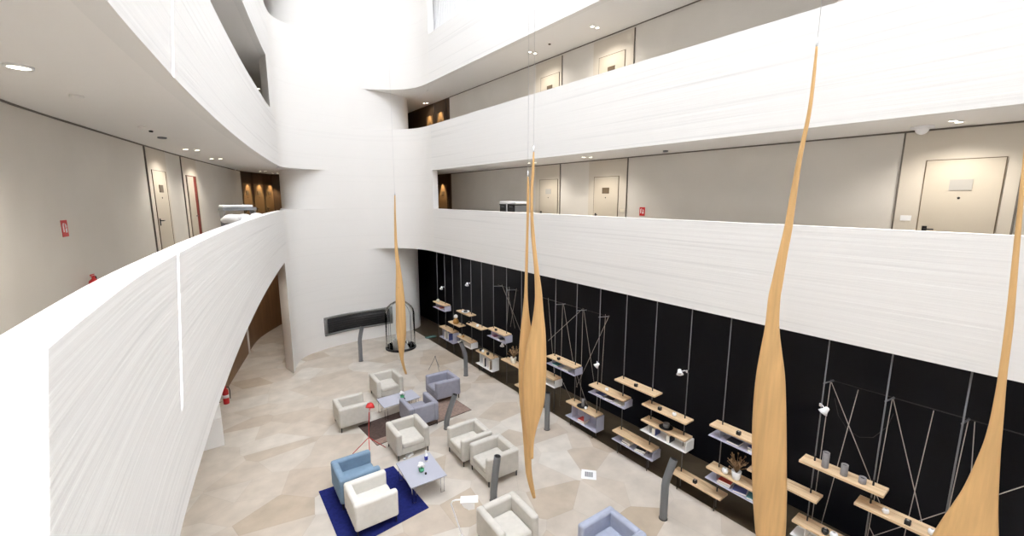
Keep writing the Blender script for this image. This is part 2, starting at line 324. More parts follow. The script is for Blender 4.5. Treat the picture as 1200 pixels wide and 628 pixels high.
# ---------------------------------------------------------------- gallery doors
def door(n, x, y, z, rz, w, x0, x1, plate, mode='closed', h=2.2, ceil=2.68, gap='R'):
    """local x runs along the wall, -y is the corridor side"""
    p = struct(MB().box(x0, x1, -.022, .02, .0, ceil).build('trim_%d' % (n + 4), 'panel', loc=(x, y, z), rz=rz))
    if 'R' in gap: MB().box(x1, x1 + .022, -.03, .02, 0, ceil).build('joint', 'groove', p)
    if 'L' in gap: MB().box(x0 - .022, x0, -.03, .02, 0, ceil).build('joint', 'groove', p)
    d = struct(empty('door_%d' % n, (x, y, z), rz))
    if mode == 'closed':
        MB().box(-w / 2, w / 2, -.034, -.02, 0, h).build('leaf', 'leaf', d)
    else:
        MB().box(-w / 2, w / 2, -.03, -.021, 0, h).build('opening', 'darkred', d)
        MB().box(0, .36, -.02, .015, 0, h - .02, mtx=Matrix.Translation((-w / 2 + .01, -.03, 0)) @ Matrix.Rotation(-.12, 4, 'Z')).build('leaf', 'leaf', d)
    MB().box(-w / 2 - .012, w / 2 + .012, -.036, -.021, h, h + .012).box(-w / 2 - .012, -w / 2, -.036, -.021, 0, h).box(w / 2, w / 2 + .012, -.04, -.021, 0, h).build('frame', 'plate', d)
    hx = (-w / 2 + .09) if mode == 'closed' else -w / 2 + .3
    px = 0 if mode == 'closed' else -w / 2 + .2
    MB().box(px - .13, px + .13, -.045, -.03, 1.72, 1.89).build('number_plate', plate, d)
    MB().lathe([(.018, 0), (.018, .012)], n=10).xf(Matrix.Translation((px, -.03, 1.6)) @ Matrix.Rotation(PI / 2, 4, 'X')).build('peephole', 'blackp', d)
    MB().box(hx - .03, hx + .03, -.045, -.03, .98, 1.14).tube([(hx, -.04, 1.09), (hx, -.09, 1.09), (hx + .12, -.09, 1.09)], .011).build('handle', 'blackp', d)
    return d
RW = -PI / 2
door(1, WR, 1.33, FL1, RW, .87, -.75, .60, 'greyplate', gap='RL')
door(2, WR, 8.65, FL1, RW, .92, -.70, .74, 'plate')
door(3, WR, 11.2, FL1, RW, .92, -.70, .55, 'greyplate')
door(4, WR, 18.9, FL1, RW, .85, -.60, .60, 'plate', gap='')
door(5, WR, 8.6, FL2, RW, .92, -.70, .74, 'plate')
door(6, WR, 11.2, FL2, RW, .90, -.72, .55, 'plate')
door(7, WR, 18.95, FL2, RW, .75, -.5, .5, 'plate'); door(8, WR, 20.1, FL2, RW, .75, -.5, .5, 'plate')
for n, y, w, md in ((9, 12.85, .88, 'closed'), (10, 15.32, .85, 'open'), (11, 22.1, .8, 'closed'), (12, 23.0, .8, 'closed'), (13, 23.75, .7, 'closed')):
    x, a = wl_at(y)
    door(n, x, y, FL1, a, w, -(.68 if n < 11 else .45), .62 if n < 11 else .45, 'plate', md, gap='L' if n < 11 else '')
for n in (11, 12, 13, 4, 7, 8):
    for o in bpy.data.objects:
        if o.name.startswith('trim_%d' % (n + 4)) and len(o.name) == len('trim_%d' % (n + 4)): o.data.materials[0] = M['wood_wall']
        if o.parent and o.parent.name == 'door_%d' % n and o.name.startswith('leaf'): o.data.materials[0] = M['amber_door']

# ---------------------------------------------------------------- downlights, sensors
def lamp_spot(x, y, z, energy, size=2.5, blend=.7, col=(1, .94, .85)):
    L = bpy.data.lights.new('downlight_beam', 'SPOT'); L.energy = energy; L.spot_size = size; L.spot_blend = blend; L.color = col; L.shadow_soft_size = .04
    o = bpy.data.objects.new('downlight_beam', L); C.objects.link(o); o.location = (x, y, z - .03); return o
def downlight(x, y, z, label, group, r=.045, beam=0, size=2.5):
    t = empty('downlight', (x, y, z))
    MB().lathe([(r * 1.35, .012), (r * 1.35, -.006), (r * 1.02, -.006), (r * 1.02, .002)], n=18).build('trim_ring', 'white', t)
    MB().lathe([(r, .0), (r * .98, -.004)], n=18).build('lamp_lens', 'lampglow', t)
    tag(t, label, 'ceiling light', group)
    if beam: lamp_spot(x, y, z, beam, size)
DL = {}
E_ = 56
def pair(p1, p2, z, where, group, beam=E_):
    for k, p in enumerate((p1, p2)):
        q = at_z(*p, z); X = min(q.x, 9.55) if q.x > 4 else q.x
        downlight(X, q.y, z, '%s downlight of the pair %s' % (('left', 'right')[k], where), group, beam=beam)
GA, GB, GC = 'downlights under the left gallery ceiling', 'downlights under the right gallery ceiling', 'downlights under the upper right gallery ceiling'
pair((217, 175), (231, 176), Z2B, 'before the pale closed door on the left gallery', GA)
pair((248, 186), (258, 186), Z2B, 'before the red-edged open door on the left gallery', GA)
pair((305, 200.5), (311, 200.5), Z2B, 'first over the brown end of the left gallery', GA, beam=6)
pair((320, 203), (325, 203.2), Z2B, 'last over the brown end of the left gallery', GA, beam=6)
pair((1117, 141.5), (1124, 143), Z2B, 'over the largest pale door, far right', GB)
pair((684, 184.3), (692, 184.3), Z2B, 'over the door beside the red fire sign', GB)
pair((620, 191), (627, 190.5), Z2B, 'behind the top of the twin paddles', GB)
pair((694, 31), (700, 32.5), Z3B, 'over the nearer upper door, right gallery', GC)
pair((621, 61), (627, 62.5), Z3B, 'over the farther upper door, right gallery', GC)
pair((497, 121), (503, 121), Z3B, 'beside the round far wall, upper right gallery', GC, beam=10)
pair((296, 103.5), (303, 104), Z3B, 'in the dark upper left gallery', 'downlights under the upper left gallery ceiling', beam=10)
lamp_spot(WR - .24, 18.9, Z2B, 260, .95, .4, (1, .78, .5))
for n, y in ((11, 22.1), (12, 23.0), (13, 23.75)):
    x, a = wl_at(y); lamp_spot(x + .26, y - .08, Z2B, 260, .95, .4, (1, .78, .5))
for y in (18.95, 20.1): lamp_spot(WR - .24, y, Z3B, 260, .95, .4, (1, .78, .5))
q = at_z(22, 79, Z2B); downlight(q.x, q.y, Z2B, 'large round downlight nearest the viewer on the left gallery ceiling', GA, r=.07, beam=E_ * 3)
for y in (2.4, -.8, -4.0):  # unseen lamps added to brighten the left gallery
    downlight(wl_at(y)[0] + .8, y, Z2B, '%s round downlight on the left gallery ceiling beside and behind the viewer' % {2.4: 'first', -.8: 'second', -4.0: 'third'}[y], GA, r=.07, beam=E_ * 2)
for k, y in enumerate((7.5, 10.5, 13.2, 16.0, 19.5, 22.0)):  # unseen lamps added to throw warm light on the floor below
    downlight(wl_at(y)[0] + 1.0, y, Z1B + .012, '%s warm downlight under the left gallery above the stone floor, hidden by the parapet' % ORD[k], 'downlights under the left gallery soffit', r=.06, beam=45 if y < 15 else 80)
def disc(name, p, z, r, m, label, cat, h=.02, dome=False):
    q = at_z(*p, z); X = min(q.x, 9.6)
    b = MB().lathe([(r, .012), (r, -h), (r * .7, -h - .008)], n=18)
    o = b.build(name, m, loc=(X, q.y, z)); tag(o, label, cat)
    if dome: MB().ball((0, 0, -h - .01), r * .62, 1).build('dome', 'white', o)
disc('ceiling_sensor', (90, 113.5), Z2B, .06, 'ceil', 'pale flat ceiling sensor beyond the large left downlight', 'sensor', .008)
disc('smoke_detector', (190, 161.5), Z2B, .07, 'greymetal', 'dark oval detector on the left gallery ceiling before the doors', 'detector', .012)
disc('ceiling_sensor', (177, 154), Z2B, .03, 'blackp', 'tiny dark ceiling spot beside the dark oval detector', 'sensor', .006)
disc('ceiling_sensor', (166, 149), Z2B, .05, 'ceil', 'pale ceiling disc just before the tiny dark spot', 'sensor', .006)
disc('smoke_detector', (1081, 149), Z2B, .14, 'white', 'white dome detector on right gallery ceiling near the largest door', 'detector', .02, True)
disc('ceiling_sensor', (780, 177), Z2B, .06, 'greymetal', 'dark low sensor on right gallery ceiling above the red sign', 'sensor', .02)
disc('ceiling_sensor', (644, 52), Z3B, .04, 'plate', 'small brown ceiling spot between the two upper downlight pairs', 'sensor', .006)

# ---------------------------------------------------------------- fire signs, extinguishers, switches
def sign(x, y, z, rz, label):
    t = tag(empty('fire_sign', (x, y, z), rz), label, 'sign')
    MB().box(-.085, .085, -.012, 0, -.115, .115).build('panel', 'red', t)
    b = MB().box(-.055, -.03, -.016, -.011, -.05, .06).box(-.045, -.015, -.016, -.011, .06, .075)      # bottle and hose
    b.box(.01, .05, -.016, -.011, -.06, .0)
    for k in range(3): b.box(.012 + .015 * k, .02 + .015 * k, -.016, -.011, .01, .07 - .012 * k)
    b.build('white_pictogram', 'white', t)
x, a = wl_at(8.56); sign(x + .004, 8.56, 5.92, a, 'red fire extinguisher sign on the left gallery wall')
sign(WR - .004, 7.35, 5.97, RW, 'red fire equipment sign on the right gallery wall beside a door')
def extinguisher(x, y, z, rz, label, sc=1):
    t = tag(empty('fire_extinguisher', (x, y, z), rz), label, 'fire extinguisher'); t.scale = (sc, sc, sc)
    MB().lathe([(.075, 0), (.082, .02), (.082, .40), (.07, .46), (.03, .50), (.025, .53)], n=20).build('cylinder', 'red', t)
    MB().lathe([(.083, .2), (.083, .3)], n=20).build('label_band', 'white', t)
    MB().box(-.02, .02, -.02, .02, .52, .56).box(-.1, .03, -.012, .012, .575, .59).box(-.1, .03, -.012, .012, .55, .56).build('valve_lever', 'red', t)
    MB().tube([(.02, 0, .54), (.09, 0, .53), (.115, 0, .42), (.11, 0, .22), (.11, 0, .14)], .012).build('hose', 'blackp', t)
x, a = wl_at(8.85); extinguisher(x + .12, 8.85, FL1 + .001, a, 'red fire extinguisher standing at left gallery wall behind parapet', .8)
extinguisher(.27, 15.35, 0, 0, 'red fire extinguisher standing on the stone floor under left gallery')
tag(MB().box(-.07, .07, -.012, 0, -.045, .045).build('wall_switch', 'white', loc=(WR - .0225, 1.93, 6.0), rz=RW), 'white switch plate left of the largest pale door', 'switch')
tag(MB().box(-.07, .07, -.012, 0, -.045, .045).build('wall_switch', 'cream', loc=(WR - .025, 8.02, 5.98), rz=RW), 'cream switch plate between door and red fire sign', 'switch')

# ---------------------------------------------------------------- housekeeping carts
def cart(x, y, z, rz, label, linen):
    t = tag(empty('housekeeping_cart', (x, y, z), rz), label, 'cart')
    MB().box(-.45, .45, -.24, .24, .16, .2).box(-.45, -.42, -.24, .24, .2, 1.34).box(.42, .45, -.24, .24, .2, 1.34).box(-.42, .42, .2, .24, .2, 1.2).box(-.42, .42, -.22, .22, .66, .69).build('body', 'greymetal', t)
    for dx0, dx1 in ((-.43, -.04), (.05, .43)):
        for dz0, dz1 in ((.82, 1.07), (1.09, 1.34)):
            dr = MB().box(dx0, dx1, -.26, -.1, dz0, dz1, bev=.008).build('drawer', 'blackp', t)
            MB().box((dx0 + dx1) / 2 - .08, (dx0 + dx1) / 2 + .08, -.28, -.262, dz1 - .06, dz1 - .035).build('handle', 'greymetal', dr)
    MB().box(-.47, .47, -.26, .26, 1.34, 1.38, bev=.015).build('top_shelf', 'blackp', t)
    b = MB().box(-.47, .47, -.25, .25, 1.38, 1.48, bev=.03, seg=3)
    b.box(-.02, .03, -.275, -.262, .8, 1.4)
    b.build('folded_linen', 'linen', t)
    MB().tube([(.47, -.2, 1.1), (.58, -.2, 1.1), (.58, .2, 1.1), (.47, .2, 1.1)], .014).build('push_handle', 'whitemetal', t)
    for sx in (-.38, .38):
        for sy in (-.18, .18): MB().lathe([(.07, -.02), (.08, -.01), (.08, .01), (.07, .02)], n=14).xf(Matrix.Translation((sx, sy, .08)) @ Matrix.Rotation(PI / 2, 4, 'X')).build('wheel', 'blackp', t)
    return t
cart(8.95, 12.05, FL1, RW, 'black and white housekeeping cart on the right gallery behind the paddles', False)
ct = tag(empty('housekeeping_cart', (.92, 13.0, FL1), .15), 'dark housekeeping cart heaped with white linen on the left gallery', 'cart')
MB().box(-.35, .35, -.22, .22, .14, .2).box(-.35, .35, -.22, .22, .75, .98).box(-.35, -.32, -.22, .22, .2, 1.34).box(.32, .35, -.22, .22, .2, 1.34).build('body', 'greymetal', ct)
MB().box(-.37, .37, -.24, .24, 1.28, 1.36, bev=.01).build('top_shelf', 'greymetal', ct)
b = MB()
for k in range(9): b.ball((random.uniform(-.36, .3), random.uniform(-.1, .1) - .42, 1.12 + random.uniform(-.06, .03)), random.uniform(.14, .2), .55)
b.build('linen_heap', 'linen', ct)
MB().box(-.36, .30, -.22, .2, 1.36, 1.42, bev=.02).build('folded_linen', 'linen', ct)
for sx in (-.3, .3):
    for sy in (-.17, .17): MB().lathe([(.06, -.02), (.07, -.01), (.07, .01), (.06, .02)], n=14).xf(Matrix.Translation((sx, sy, .07)) @ Matrix.Rotation(PI / 2, 4, 'X')).build('wheel', 'blackp', ct)

# ---------------------------------------------------------------- lounge furniture
def armchair_proto(fab):
    t = empty('armchair', (0, 0, 0))
    W, D, H, T = .43, .42, .685, .145
    for s in (-1, 1):
        a, c = sorted((s * W, s * (W - T)))
        MB().box(a, c, -D, D, .135, H, bev=.05, seg=5).build('armrest', fab, t)
    MB().box(-W + T - .03, W - T + .03, D - T, D - .002, .135, H - .002, bev=.05, seg=5).build('backrest', fab, t)
    MB().box(-W + T - .01, W - T + .01, -D + .012, D - T + .01, .14, .30, bev=.02, seg=2).build('seat_base', fab, t)
    MB().box(-W + T + .004, W - T - .004, -D + .004, D - T - .004, .29, .43, bev=.045, seg=4).build('seat_cushion', fab, t)
    for sx in (-1, 1):
        for sy in (-1, 1): MB().tube([(sx * (W - .05), sy * (D - .05), 0), (sx * (W - .05), sy * (D - .05), .145)], [.013, .018], 8).build('leg', 'darkmetal', t)
    return t
CH = [  # x, y, faces, fabric, label
 (4.5, 12.95, 0, 'ivory', 'ivory armchair at the far side of the narrow coffee table, near a hanging paddle tip'),
 (3.07, 11.80, 90, 'ivory', 'ivory armchair behind the red floor lamp, facing the narrow table end'),
 (5.92, 11.75, -90, 'greyblue', 'grey armchair on the brown rug, farthest from the red lamp'),
 (4.62, 10.70, 180, 'greyblue', 'grey armchair backed against the ivory armchair beside the square table'),
 (3.85, 9.68, 0, 'ivory', 'ivory armchair at the far edge of the square table'),
 (2.28, 8.76, 90, 'blue', 'sky blue armchair on the navy rug'),
 (2.30, 7.84, 90, 'white_fabric', 'chalk white armchair on the navy rug beside the blue armchair'),
 (5.00, 8.55, -90, 'ivory', 'ivory armchair of the touching pair, farther from the twin paddles'),
 (5.08, 7.58, -90, 'ivory', 'ivory armchair of the touching pair, nearer to the twin paddles'),
 (4.10, 5.70, 0, 'ivory', 'ivory armchair beside the white floor lamp'),
 (5.32, 4.28, -90, 'paleblue', 'pale slate armchair standing alone nearest the shelf wall'),
]
protos = {}
for x, y, rz, fab, lab in CH:
    o = copy_tree(protos[fab]) if fab in protos else armchair_proto(fab)
    protos.setdefault(fab, o)
    o.location = (x, y, 0.0155 if ('navy' in lab or y > 10) else 0); o.rotation_euler = (0, 0, math.radians(rz - 2)); tag(o, lab, 'armchair', 'armchairs in the lobby lounge')
def table(x, y, w, d, h, rz, label):
    t = tag(empty('coffee_table', (x, y, .0145), rz), label, 'table', 'coffee tables in the lounge')
    MB().box(-w / 2, w / 2, -d / 2, d / 2, h - .022, h, bev=.004, seg=1).build('tabletop', 'tabletop', t)
    for sx in (-1, 1):
        for sy in (-1, 1):
            cx, cy = sx * (w / 2 - .07), sy * (d / 2 - .07)
            MB().tube([(cx - sx * .05, cy, h - .02), (cx - sx * .05, cy, .008), (cx + sx * .03, cy, .008), (cx + sx * .03, cy, h - .02)], .0075, 6).build('leg', 'chrome', t)
    return t
table(4.40, 11.66, 1.12, .66, .42, 0, 'narrow grey coffee table on the brown rug between four armchairs')
table(3.50, 8.12, .80, 1.0, .42, math.radians(-4), 'squarish grey coffee table beside the navy rug with bottle on it')
def rug(name, pts, m, label, border=None):
    b = MB().prism(pts, 0, .012); o = b.build(name, m, loc=(0, 0, .001)); tag(o, label, 'rug')
    return o
rug('rug', [(1.62, 9.30), (3.27, 9.20), (3.34, 7.42), (1.60, 7.28)], 'navy', 'navy blue rug under the blue and white armchairs')
br = rug('rug', [(3.15, 11.55), (6.12, 11.75), (6.2, 10.45), (3.25, 10.28)], 'brownrug', 'brown rug under the narrow coffee table')
MB().prism([(4.75, 11.64), (6.11, 11.74), (6.19, 10.46), (4.85, 10.39)], .0125, .0145).build('rose_brown_field', 'rosebrown', br)['label'] = 'lighter rose-brown end of the rug'
MB().prism([(3.25, 10.29), (4.84, 10.385), (4.83, 10.62), (3.225, 10.55)], .0125, .0145).build('rose_brown_border', 'rosebrown', br)
# things on the tables
def bottle(x, y, z, label):
    t = tag(empty('bottle', (x, y, z)), label, 'bottle')
    MB().lathe([(.035, 0), (.038, .01), (.038, .15), (.02, .19), (.014, .2), (.014, .235)], n=16).build('body', 'white', t)
    MB().lathe([(.0395, .035), (.0395, .13)], n=16).build('label_band', 'bluelabel', t)
    MB().lathe([(.017, .235), (.017, .26)], n=12).build('cap', 'white', t)
p = at_z(499.5, 540, .4355); bottle(p.x, p.y, .4355, 'white bottle with blue label on the square coffee table')
def potlet(x, y, z, label):
    t = tag(empty('flower_glass', (x, y, z)), label, 'vase')
    MB().lathe([(.045, 0), (.055, .01), (.06, .09), (.055, .09), (.05, .02)], n=16).build('green_glass', 'leafgreen', t)
    b = MB()
    for k in range(7): a = k * .9; b.ball((.045 * math.cos(a), .045 * math.sin(a), .13 + .02 * (k % 3)), .038, .9, 8)
    b.build('white_blossom', 'white', t)
p = at_z(494, 552, .4355); potlet(p.x, p.y, .4355, 'white blossoms in a green glass on the square table')
p = at_z(471.5, 466, .4355); potlet(p.x, p.y, .4355, 'white blossoms in a green glass on the narrow table')
p = at_z(499, 555.5, .4355); tag(MB().lathe([(.02, 0), (.024, .02), (.018, .04)], n=12).build('tealight_holder', 'blackp', loc=(p.x, p.y, .4355)), 'tiny black tealight beside the green glass on square table', 'candle holder')
p = at_z(474, 467.8, .4355); tag(MB().lathe([(.02, 0), (.024, .02), (.018, .04)], n=12).build('tealight_holder', 'blackp', loc=(p.x, p.y, .4355)), 'tiny black tealight beside the green glass on narrow table', 'candle holder')
p = at_z(480, 534, 0)
t = tag(empty('socket_box', (p.x, p.y, 0), .4), 'white floor socket box under the ivory armchair front', 'socket box')
MB().box(-.09, .09, -.05, .05, 0, .06, bev=.008).build('housing', 'white', t); MB().box(-.2, -.14, -.03, .03, 0, .03, bev=.006).build('plug', 'white', t)
# floor lamps
def floor_lamp(x, y, h, rz, m, label, head, foot=.46):
    t = tag(empty('floor_lamp', (x, y, 0), rz), label, 'lamp')
    for k in range(3):
        a = PI / 2 + k * 2 * PI / 3
        MB().tube([(0, 0, .5), (math.cos(a) * foot, math.sin(a) * foot, .008)], .009, 8).build('leg', m, t)
    b = MB().tube([(0, 0, .48), (-.02, -.06, h - .1), (-.01, -.07, h - .03), (.03, -.06, h), (.1, -.03, h)], .011, 10); b.build('stem', m, t)
    hd = MB().lathe([(.03, .09), (.075, .07), (.11, .0), (.12, -.045), (.112, -.045), (.1, 0), (.065, .06)], n=20).xf(Matrix.Translation((.12, -.02, h)) @ Matrix.Diagonal((head, head, head, 1)) @ Matrix.Rotation(.35, 4, 'Y')).build('lamp_shade', m, t)
    MB().ball((.12, -.02, h - .01), .03).build('bulb', 'white', hd)
    return t
q = at_z(431, 535, 0); floor_lamp(q.x + .05, q.y, 1.27, math.radians(44), 'red', 'red tripod floor lamp beside the sky blue armchair', .9)
pb, p0, ph = at_z(528.5, 589, 1.22), at_z(556, 672, 0), at_z(561, 584, 1.27)
t = tag(empty('floor_lamp', (p0.x, p0.y, 0), math.atan2(ph.y - pb.y, ph.x - pb.x)), 'white floor lamp with folded metal head beside ivory armchair', 'lamp')
wi = t.matrix_basis.inverted(); lb = wi @ pb; lb.z = 1.2
MB().lathe([(.13, 0), (.13, .015), (.02, .022)], n=24).build('base', 'whitemetal', t)
MB().tube([(0, 0, .02), tuple(lb * .5 + Vector((0, 0, .02))), tuple(lb), (lb.x + .03, lb.y, 1.25), (lb.x + .08, lb.y, 1.265), (lb.x + .2, lb.y, 1.268)], .013, 10, axis=(0, 1, 0)).build('stem', 'whitemetal', t)
hb = MB().box(.16, .46, -.085, .085, 1.255, 1.268)
pr = [(.17, 1.255), (.40, 1.255), (.40, 1.13), (.30, 1.12), (.22, 1.17)]
fa = [hb.bm.verts.new((x_, -.075, z_)) for x_, z_ in pr]; fb = [hb.bm.verts.new((x_, .075, z_)) for x_, z_ in pr]
for k in range(5): hb.bm.faces.new((fa[k], fa[(k + 1) % 5], fb[(k + 1) % 5], fb[k]))
hb.bm.faces.new(fa[::-1]); hb.bm.faces.new(fb); hb.xf(Matrix.Translation((lb.x, lb.y, 0))); hb.build('lamp_shade', 'whitemetal', t)

# ---------------------------------------------------------------- bent air-outlet posts
def bollard(base, top, label, r=.075, lean=False):
    b0 = Vector((base[0], base[1], 0)); t = tag(empty('air_post', b0), label, 'post', 'bent grey posts on the lobby floor')
    h = top[2]; dx, dy = top[0] - base[0], top[1] - base[1]
    L = math.hypot(dx, dy) or 1; ux, uy = dx / L, dy / L
    k = max(L, .01)
    pts = [(0, 0, 0), (0, 0, h * (.2 if lean else .56)), (ux * k * .1, uy * k * .1, h * (.32 if lean else .66)), (ux * k * .5, uy * k * .5, h * (.65 if lean else .82)), (ux * k, uy * k, h)]
    MB().tube(pts, r, 20, axis=(-uy, ux, 0)).build('tube', 'greymetal', t, sharp=True)
    d = (Vector(pts[-1]) - Vector(pts[-2])).normalized()
    m = Matrix.Translation(Vector(pts[-1])) @ d.to_track_quat('Z', 'Y').to_matrix().to_4x4()
    g = MB().lathe([(r * .86, 0), (r * .86, .006)], n=18)
    g.xf(m).build('outlet_rim', 'blackp', t)
    b = MB()
    for sx in (-.55, .12):
        for sy in (-.55, .12): b.box(sx * r, (sx + .43) * r, sy * r, (sy + .43) * r, .004, .012)
    b.xf(m).build('outlet_grille', 'darkmetal', t)
    MB().lathe([(r * 1.15, 0), (r * 1.15, .012)], n=20).build('base_ring', 'darkmetal', t)
bollard((4.75, 16.42), (4.86, 16.40, 1.38), 'grey bent post in front of the dark wall vent')
bollard((7.36, 12.76), (7.23, 12.85, 1.25), 'grey bent post at the far shelves beside a white box shelf')
bollard((5.10, 9.96), (5.33, 9.86, .98), 'slate post leaning behind the touching pair of armchairs', lean=True)
bollard((4.54, 6.80), (4.62, 6.76, 1.02), 'grey post in front of the near armchair of the touching pair', lean=True)
bollard((7.32, 8.27), (7.325, 8.265, 1.08), 'grey post just beside the twin paddles, before the shelves')
bollard((6.99, 4.36), (7.14, 4.30, 1.27), 'grey bent post with visible square outlets nearest the viewer')
# ---------------------------------------------------------------- small floor things
q = at_z(690, 556, 0)
t = tag(empty('floor_drain', (q.x, q.y, 0), .75), 'small square metal drain cover set in the stone floor', 'drain')
MB().box(-.17, .17, -.17, .17, 0, .003).build('frame', 'white', t); b = MB()
for k in range(5): b.box(-.09, .09, -.09 + .038 * k, -.064 + .038 * k, .003, .006)
b.build('grate', 'greymetal', t)
q = at_z(505, 395, 0); b = MB()
for k in range(6): b.ball((random.uniform(-.22, .22), random.uniform(-.13, .13), .02), random.uniform(.09, .15), .25)
tag(b.build('crumpled_cloth', 'teal', loc=(q.x, q.y, .0)), 'crumpled teal cloth on the floor by the far shelves', 'cloth')
q = at_z(510.5, 433, 0)
t = tag(empty('wire_stand', (q.x, q.y, 0)), 'thin wire tripod stand behind the farthest grey armchair', 'stand')
for k in range(3):
    a = .6 + k * 2 * PI / 3; MB().tube([(0, 0, .5), (math.cos(a) * .26, math.sin(a) * .26, .006)], .007, 6).build('leg', 'greymetal', t)
MB().lathe([(.018, .49), (.018, .53)], n=10).build('apex_cap', 'greymetal', t)
# wall vent
def face_pt(x):
    c = spline(FACE + [(7.0, 18.86), (7.7, 18.92)])
    for a, b_ in zip(c, c[1:]):
        if a[0] <= x <= b_[0]: t_ = (x - a[0]) / (b_[0] - a[0]); return a[1] + (b_[1] - a[1]) * t_
vc = [(x_, face_pt(x_) - .01) for x_ in [3.98 + k * (7.0 - 3.98) / 24 for k in range(25)]]
def vent_strip(d0, d1, z0, z1, a=0, b_=25):
    m_ = MB(); return m_.strip(offset(vc, -d1)[a:b_], offset(vc, -d0)[a:b_], z0, z1)
vt = vent_strip(-.02, .012, .62, 1.30).build('wall_vent', 'blackp'); tag(vt, 'long dark recessed vent in the white far wall', 'vent')
for z0, z1 in ((.56, .64), (1.28, 1.36)): vent_strip(-.02, .04, z0, z1).build('frame', 'ventgrey', vt)
for a, b_ in ((0, 2), (23, 25)): vent_strip(-.02, .04, .64, 1.28, a, b_).build('frame', 'ventgrey', vt)
for k in range(6): vent_strip(.0, .025, .70 + k * .1, .735 + k * .1, 1, 24).build('louvre', 'darkmetal', vt)
# glass lantern
q = at_z(470, 407, 0)
t = tag(empty('glass_lantern', (q.x, q.y, 0)), 'tall domed glass lantern with dark base by the far wall', 'lantern')
R_, H_ = .62, 2.05
MB().lathe([(R_ + .02, 0), (R_ + .02, .05), (R_ - .02, .06), (R_ - .02, .03)], n=40).build('base', 'darkmetal', t)
MB().lathe([(R_ - .04, .062), (R_ - .04, .072)], n=40).build('tray_inlay', 'greycer', t)
for k in range(4):
    a = k * PI / 2 + .35; ca, sa = math.cos(a), math.sin(a)
    MB().tube([(ca * R_, sa * R_, .09), (ca * R_, sa * R_, H_ - .55)] + [(ca * R_ * math.cos(u), sa * R_ * math.cos(u), H_ - .55 + .55 * math.sin(u)) for u in (.3, .6, .9, 1.2, 1.5)], .010, 8).build('rib', 'greymetal', t)
g = MB(); n = 32
prof = [(R_ - .01, .1), (R_ - .01, H_ - .55)] + [((R_ - .01) * math.cos(u), H_ - .55 + .54 * math.sin(u)) for u in (.3, .6, .9, 1.2, 1.45)]
g.lathe(prof, n=n); g.build('glass_dome', 'glass', t)
t2 = tag(empty('white_vessel', (q.x - .22, q.y - .1, .075)), 'white vessel standing inside the glass lantern', 'vessel')
MB().box(-.13, .13, -.13, .13, 0, .36, bev=.03).build('body', 'white', t2); MB().lathe([(.1, .36), (.06, .42), (.03, .55), (.03, .62)], n=14).build('neck', 'white', t2)
# white cabinet with plant under the left gallery
tag(MB().box(-.45, 0, -.7, .35, 0, .78, bev=.01).build('cabinet', 'whitemetal', loc=(.08, 13.35, 0)), 'white low cabinet on the floor under the left gallery edge', 'cabinet')
t = tag(empty('potted_plant', (-.06, 13.25, .78)), 'dark leafy plant on the white cabinet under the left gallery', 'plant')
MB().lathe([(.06, 0), (.08, .12), (.07, .12), (.06, .05)], n=16).build('pot', 'blackp', t)
b = MB()
for k in range(9):
    a = k * .7; L = .16 + .05 * (k % 3); b.tube([(0, 0, .08), (math.cos(a) * L * .5, math.sin(a) * L * .5, .2), (math.cos(a) * L, math.sin(a) * L, .24)], [.006, .012, .002], 6)
b.build('foliage', 'plate', t)

